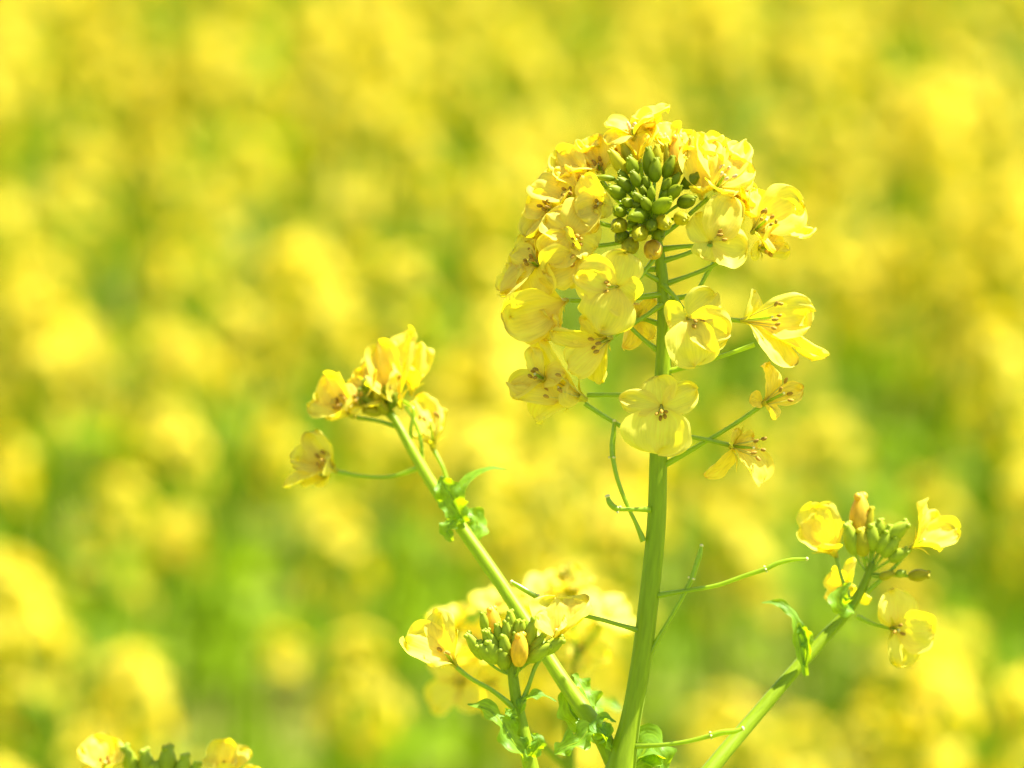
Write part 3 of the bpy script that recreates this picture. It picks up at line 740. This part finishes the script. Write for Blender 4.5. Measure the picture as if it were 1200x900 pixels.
for x, y, dx, dy, bl, bw, kd in ((997, 630, -.25, .95, 44, 20, 0), (1022, 628, .05, 1, 36, 20, 0), (1036, 634, .4, .9, 32, 18, 0), (1030, 618, .2, .95, 26, 15, 0), (1044, 640, .6, .8, 32, 17, 0), (1052, 622, .75, .65, 38, 19, 0),
                                 (1010, 634, -.1, 1, 38, 20, 1), (1040, 624, .4, .9, 24, 14, 0), (1078, 674, .98, .1, 28, 15, 1), (1056, 672, .9, .2, 14, 10, 0), (1040, 674, .8, .3, 20, 11, 1), (1054, 650, .8, .5, 28, 15, 0)):
    bud(main, x, y, zr + 8, (dx, dy, .3), bl * .84, bw, ('bud_light', 'bud_mid')[kd], ped=(1019, 672, zr))
for q in ([(994, 700, zr + 6), (986, 676, zr + 8), (980, 654, zr + 4)], [(1016, 694, zr + 4), (1045, 668, zr + 4), (1066, 644, zr)], [(1004, 722, zr), (1025, 732, zr), (1043, 736, zr)]):
    pedicel(main, q, 2.2)
leaf(main, [(1000, 715, -165, 5), (990, 712, -160, 12), (984, 700, -158, 12), (992, 688, -158, 5), (998, 682, -158, .6)], seed=7, nrm=(-.3, .4, .8))
leaf(main, [(944, 792, -135, 3), (940, 770, -130, 7), (936, 745, -128, 8), (930, 722, -128, 6), (914, 708, -130, 5), (893, 706, -132, 1)], seed=8, nrm=(.1, .6, .8))
leaf(main, [(944, 780, -130, 3), (947, 758, -128, 7), (942, 740, -126, 8), (936, 730, -126, 2)], seed=9, nrm=(-.5, .3, .8))
# ---- leaves at the fork
leaf(main, [(712, 872, 8, 6), (706, 860, 16, 13), (690, 856, 24, 12), (680, 868, 28, 14), (662, 876, 30, 14), (650, 884, 30, 2)], seed=10, nrm=(-.1, .7, .7), rk=8)
leaf(main, [(716, 878, 10, 5), (708, 862, 18, 12), (700, 848, 22, 10), (712, 842, 24, 6), (722, 846, 24, .6)], seed=11, nrm=(0, .8, .5))
leaf(main, [(738, 900, -12, 7), (752, 885, -16, 22), (760, 872, -22, 24), (770, 890, -24, 20), (778, 912, -24, 8)], seed=12, nrm=(.4, .4, .7), rk=7)
leaf(main, [(700, 858, -40, 6), (692, 830, -50, 14), (682, 806, -58, 14), (672, 790, -62, 3)], seed=13, nrm=(.5, .3, .6), rk=8)
leaf(main, [(706, 870, -30, 6), (690, 852, -38, 16), (672, 838, -44, 18), (666, 812, -50, 8), (668, 800, -50, 1)], seed=14, nrm=(-.2, .6, .6), rk=7)

# ================================================================== SMALL PLANT in front of the fork (buds upright)
base2 = to_ground(632, 960, 40, .01, .0)
sp = thing('rapeseed_plant', 'young rapeseed plant with an upright cluster of green buds before the left side branch', 'plant', base2)
t2 = P(628, 930, 40); mb = MB()
tube(mb, [(base2, 16 * S), (base2.lerp(t2, .5), 14 * S), (t2, 10 * S)] + [(P(x, y, z), r * S) for x, y, z, r in ((620, 890, 40, 9), (611, 850, 40, 7.8), (605, 820, 40, 6.6), (601, 790, 40, 6), (600, 765, 42, 4.5))], seg=14, sub=5, ridges=6, ramp=.022)
build('main_stem', mb, ['stem'], sp, origin=base2)
F = lambda *a, **k: flower(sp, *a, **k)
F((534, 780, 46), (-.55, .7, .45), tips=[(476, 752, 42, 50), (516, 716, 36, 34), (534, 738, 30, 20), (500, 776, 60, 34)], stam=2, L=50, stl=.5)
F((652, 752, 40), (.0, .9, .45), tips=[(650, 702, 28, 58), (690, 706, 30, 32), (628, 722, 44, 30), (664, 730, 54, 34)], stam=0, L=44, stl=.4)
pedicel(sp, [(603, 830, 42), (575, 808, 46), (550, 794, 46), (535, 782, 46)], 2.6)
pedicel(sp, [(612, 824, 44), (620, 802, 46), (628, 780, 44), (645, 758, 40)], 2.6)
for x, y, dx, dy, bl, bw, kd in ((556, 756, -.5, .8, 36, 15, 0), (570, 764, -.6, .6, 32, 19, 0), (578, 752, -.45, .85, 34, 13, 0), (577, 762, -.3, .85, 30, 21, 1), (571, 750, -.3, .9, 28, 11, 0),
                                 (594, 742, -.05, .95, 34, 15, 0), (592, 758, -.1, .9, 34, 18, 0), (584, 742, -.15, .95, 26, 12, 0), (598, 728, 0, 1, 28, 14, 1), (596, 736, .1, 1, 28, 13, 0), (606, 738, .1, .95, 26, 11, 0),
                                 (611, 736, .2, .95, 20, 11, 0), (604, 750, .0, .9, 22, 12, 0), (622, 742, .25, .95, 42, 16, 0), (632, 764, .75, .55, 34, 18, 1), (648, 756, .8, .55, 32, 17, 1), (628, 756, .6, .8, 36, 13, 0),
                                 (590, 770, -.1, .7, 26, 18, 1), (567, 728, -.15, .98, 24, 11, 1)):
    bud(sp, x, y, 48, (dx, dy, .35), bl * .95, bw * 1.0, ('bud_light', 'bud_light')[kd], ped=(601, 792, 42))
bud(sp, 578, 730, 36, (-.1, .98, .15), 36, 20, 'bud_ripe', ped=(600, 790, 40))
bud(sp, 609, 760, 60, (.05, .95, .3), 36, 21, 'bud_ripe', ped=(602, 792, 44))
seed_pod(sp, [(650, 748, 20), (640, 715, 24), (628, 700, 26)], [(630, 700, 26), (618, 693, 26), (608, 687, 26), (600, 682, 26)], pr=3.2, knob=3.6)
leaf(sp, [(622, 888, 46, 5), (606, 876, 56, 16), (594, 858, 60, 15), (584, 842, 60, 11), (568, 830, 58, 10), (548, 825, 54, 1)], seed=20, nrm=(.3, .6, .7), rk=6)
leaf(sp, [(610, 836, 48, 3), (612, 826, 52, 7), (622, 816, 54, 8), (636, 815, 54, 5), (652, 822, 54, .6)], seed=21, nrm=(0, .9, .5))
leaf(sp, [(622, 886, 48, 4), (628, 876, 54, 9), (630, 866, 56, 7), (623, 860, 56, 1)], seed=22, nrm=(.3, .2, .9))
leaf(sp, [(606, 838, 52, 6), (597, 836, 56, 6), (592, 830, 58, 1)], seed=23, nrm=(0, .6, .8))

# ================================================================== SOFT PLANT behind the fork
zq = -820
base3 = to_ground(668, 960, zq)
bp_ = thing('rapeseed_plant', 'softly blurred pale yellow rapeseed plant showing between the left side branch and the main stem', 'plant', base3)
t3 = P(668, 900, zq); mb = MB()
tube(mb, [(base3, 14 * S), (base3.lerp(t3, .5), 12 * S), (t3, 8 * S), (P(670, 800, zq), 6 * S), (P(676, 765, zq), 5 * S)], seg=10, sub=5)
build('main_stem', mb, ['stem'], bp_, origin=base3)
mb = MB(); tube(mb, [(P(668, 900, zq), 6 * S), (P(620, 860, zq), 5 * S), (P(560, 820, zq), 4 * S), (P(545, 780, zq), 3 * S)], seg=10, sub=5)
build('side_stem', mb, ['stem'], bp_, origin=P(668, 900, zq))
for (x, y, a, Ls, op) in ((640, 715, (-.3, .8, .5), 62, 60), (705, 728, (.4, .7, .5), 56, 65), (668, 700, (.1, .9, .3), 46, 50), (620, 748, (-.4, .5, .6), 50, 70),
                          (545, 800, (-.4, .2, .8), 60, 75), (560, 765, (-.2, .7, .6), 56, 70), (535, 738, (-.2, .9, .3), 44, 60), (582, 720, (0, .9, .4), 44, 60), (575, 800, (.2, -.1, .9), 48, 75), (680, 760, (.1, .1, .9), 44, 70)):
    flower(bp_, (x, y, zq + frng.uniform(-20, 20)), a, L=Ls * .9, W=Ls * .72, open_=op, stam=3)
    if y < 765 and x > 600:
        pedicel(bp_, [(676, 768, zq), ((x + 676) / 2, (y + 775) / 2, zq), (x, y, zq)], 2.6)
    elif x < 600:
        pedicel(bp_, [(550, 800, zq), ((x + 550) / 2, (y + 800) / 2 + 4, zq), (x, y, zq)], 2.6)
leaf(bp_, [(668, 830, zq, 5), (690, 822, zq + 6, 14), (712, 826, zq + 8, 12), (730, 832, zq + 8, 1)], seed=30, nrm=(0, .8, .5))
for x, y, dx, dy in ((672, 690, 0, 1), (660, 682, -.3, .9), (684, 688, .3, .9), (668, 676, -.1, 1)):
    bud(bp_, x, y, zq, (dx, dy, .2), 32, 18, 'bud_mid', ped=(676, 765, zq))

# ================================================================== PLANT peeking in at the bottom left
zl = -330
base4 = to_ground(195, 1000, zl)
lp = thing('rapeseed_plant', 'soft rapeseed plant whose flower head just rises over the lower left edge of the picture', 'plant', base4)
t4 = P(195, 985, zl); mb = MB()
tube(mb, [(base4, 16 * S), (base4.lerp(t4, .5), 14 * S), (t4, 9 * S), (P(195, 940, zl), 6 * S)], seg=10, sub=5)
build('main_stem', mb, ['stem'], lp, origin=base4)
for x, y, dx, dy, bl, bw in ((152, 892, -.3, .95, 42, 20), (172, 896, -.15, 1, 40, 22), (196, 893, .05, 1, 42, 24), (214, 902, .2, .95, 40, 22), (184, 912, -.1, .9, 40, 26), (226, 908, .4, .9, 34, 18), (164, 916, -.4, .8, 36, 22), (206, 918, .2, .8, 36, 24)):
    bud(lp, x, y, zl, (dx, dy, .3), bl, bw, 'bud_light', ped=(195, 942, zl))
for (x, y, tips) in ((124, 906, [(110, 862, zl, 34), (92, 880, zl + 4, 34), (135, 868, zl - 10, 36), (142, 892, zl + 20, 36)]),
                     (262, 912, [(262, 868, zl, 34), (292, 880, zl - 6, 36), (240, 888, zl + 6, 30), (276, 896, zl + 20, 36)]),
                     (100, 925, [(90, 905, zl, 30), (80, 925, zl, 30), (118, 905, zl, 30), (110, 930, zl + 20, 30)]),
                     (290, 925, [(302, 900, zl, 30), (320, 925, zl, 30), (280, 905, zl, 30), (300, 930, zl + 20, 30)])):
    flower(lp, (x, y, zl), (0, .8, .5), tips=tips, stam=3, L=44)
    pedicel(lp, [(195, 945, zl), ((x + 195) / 2, (y + 950) / 2, zl), (x, y, zl)], 2.6)
print('objects', len(scene.objects), 'spots', len(spots))
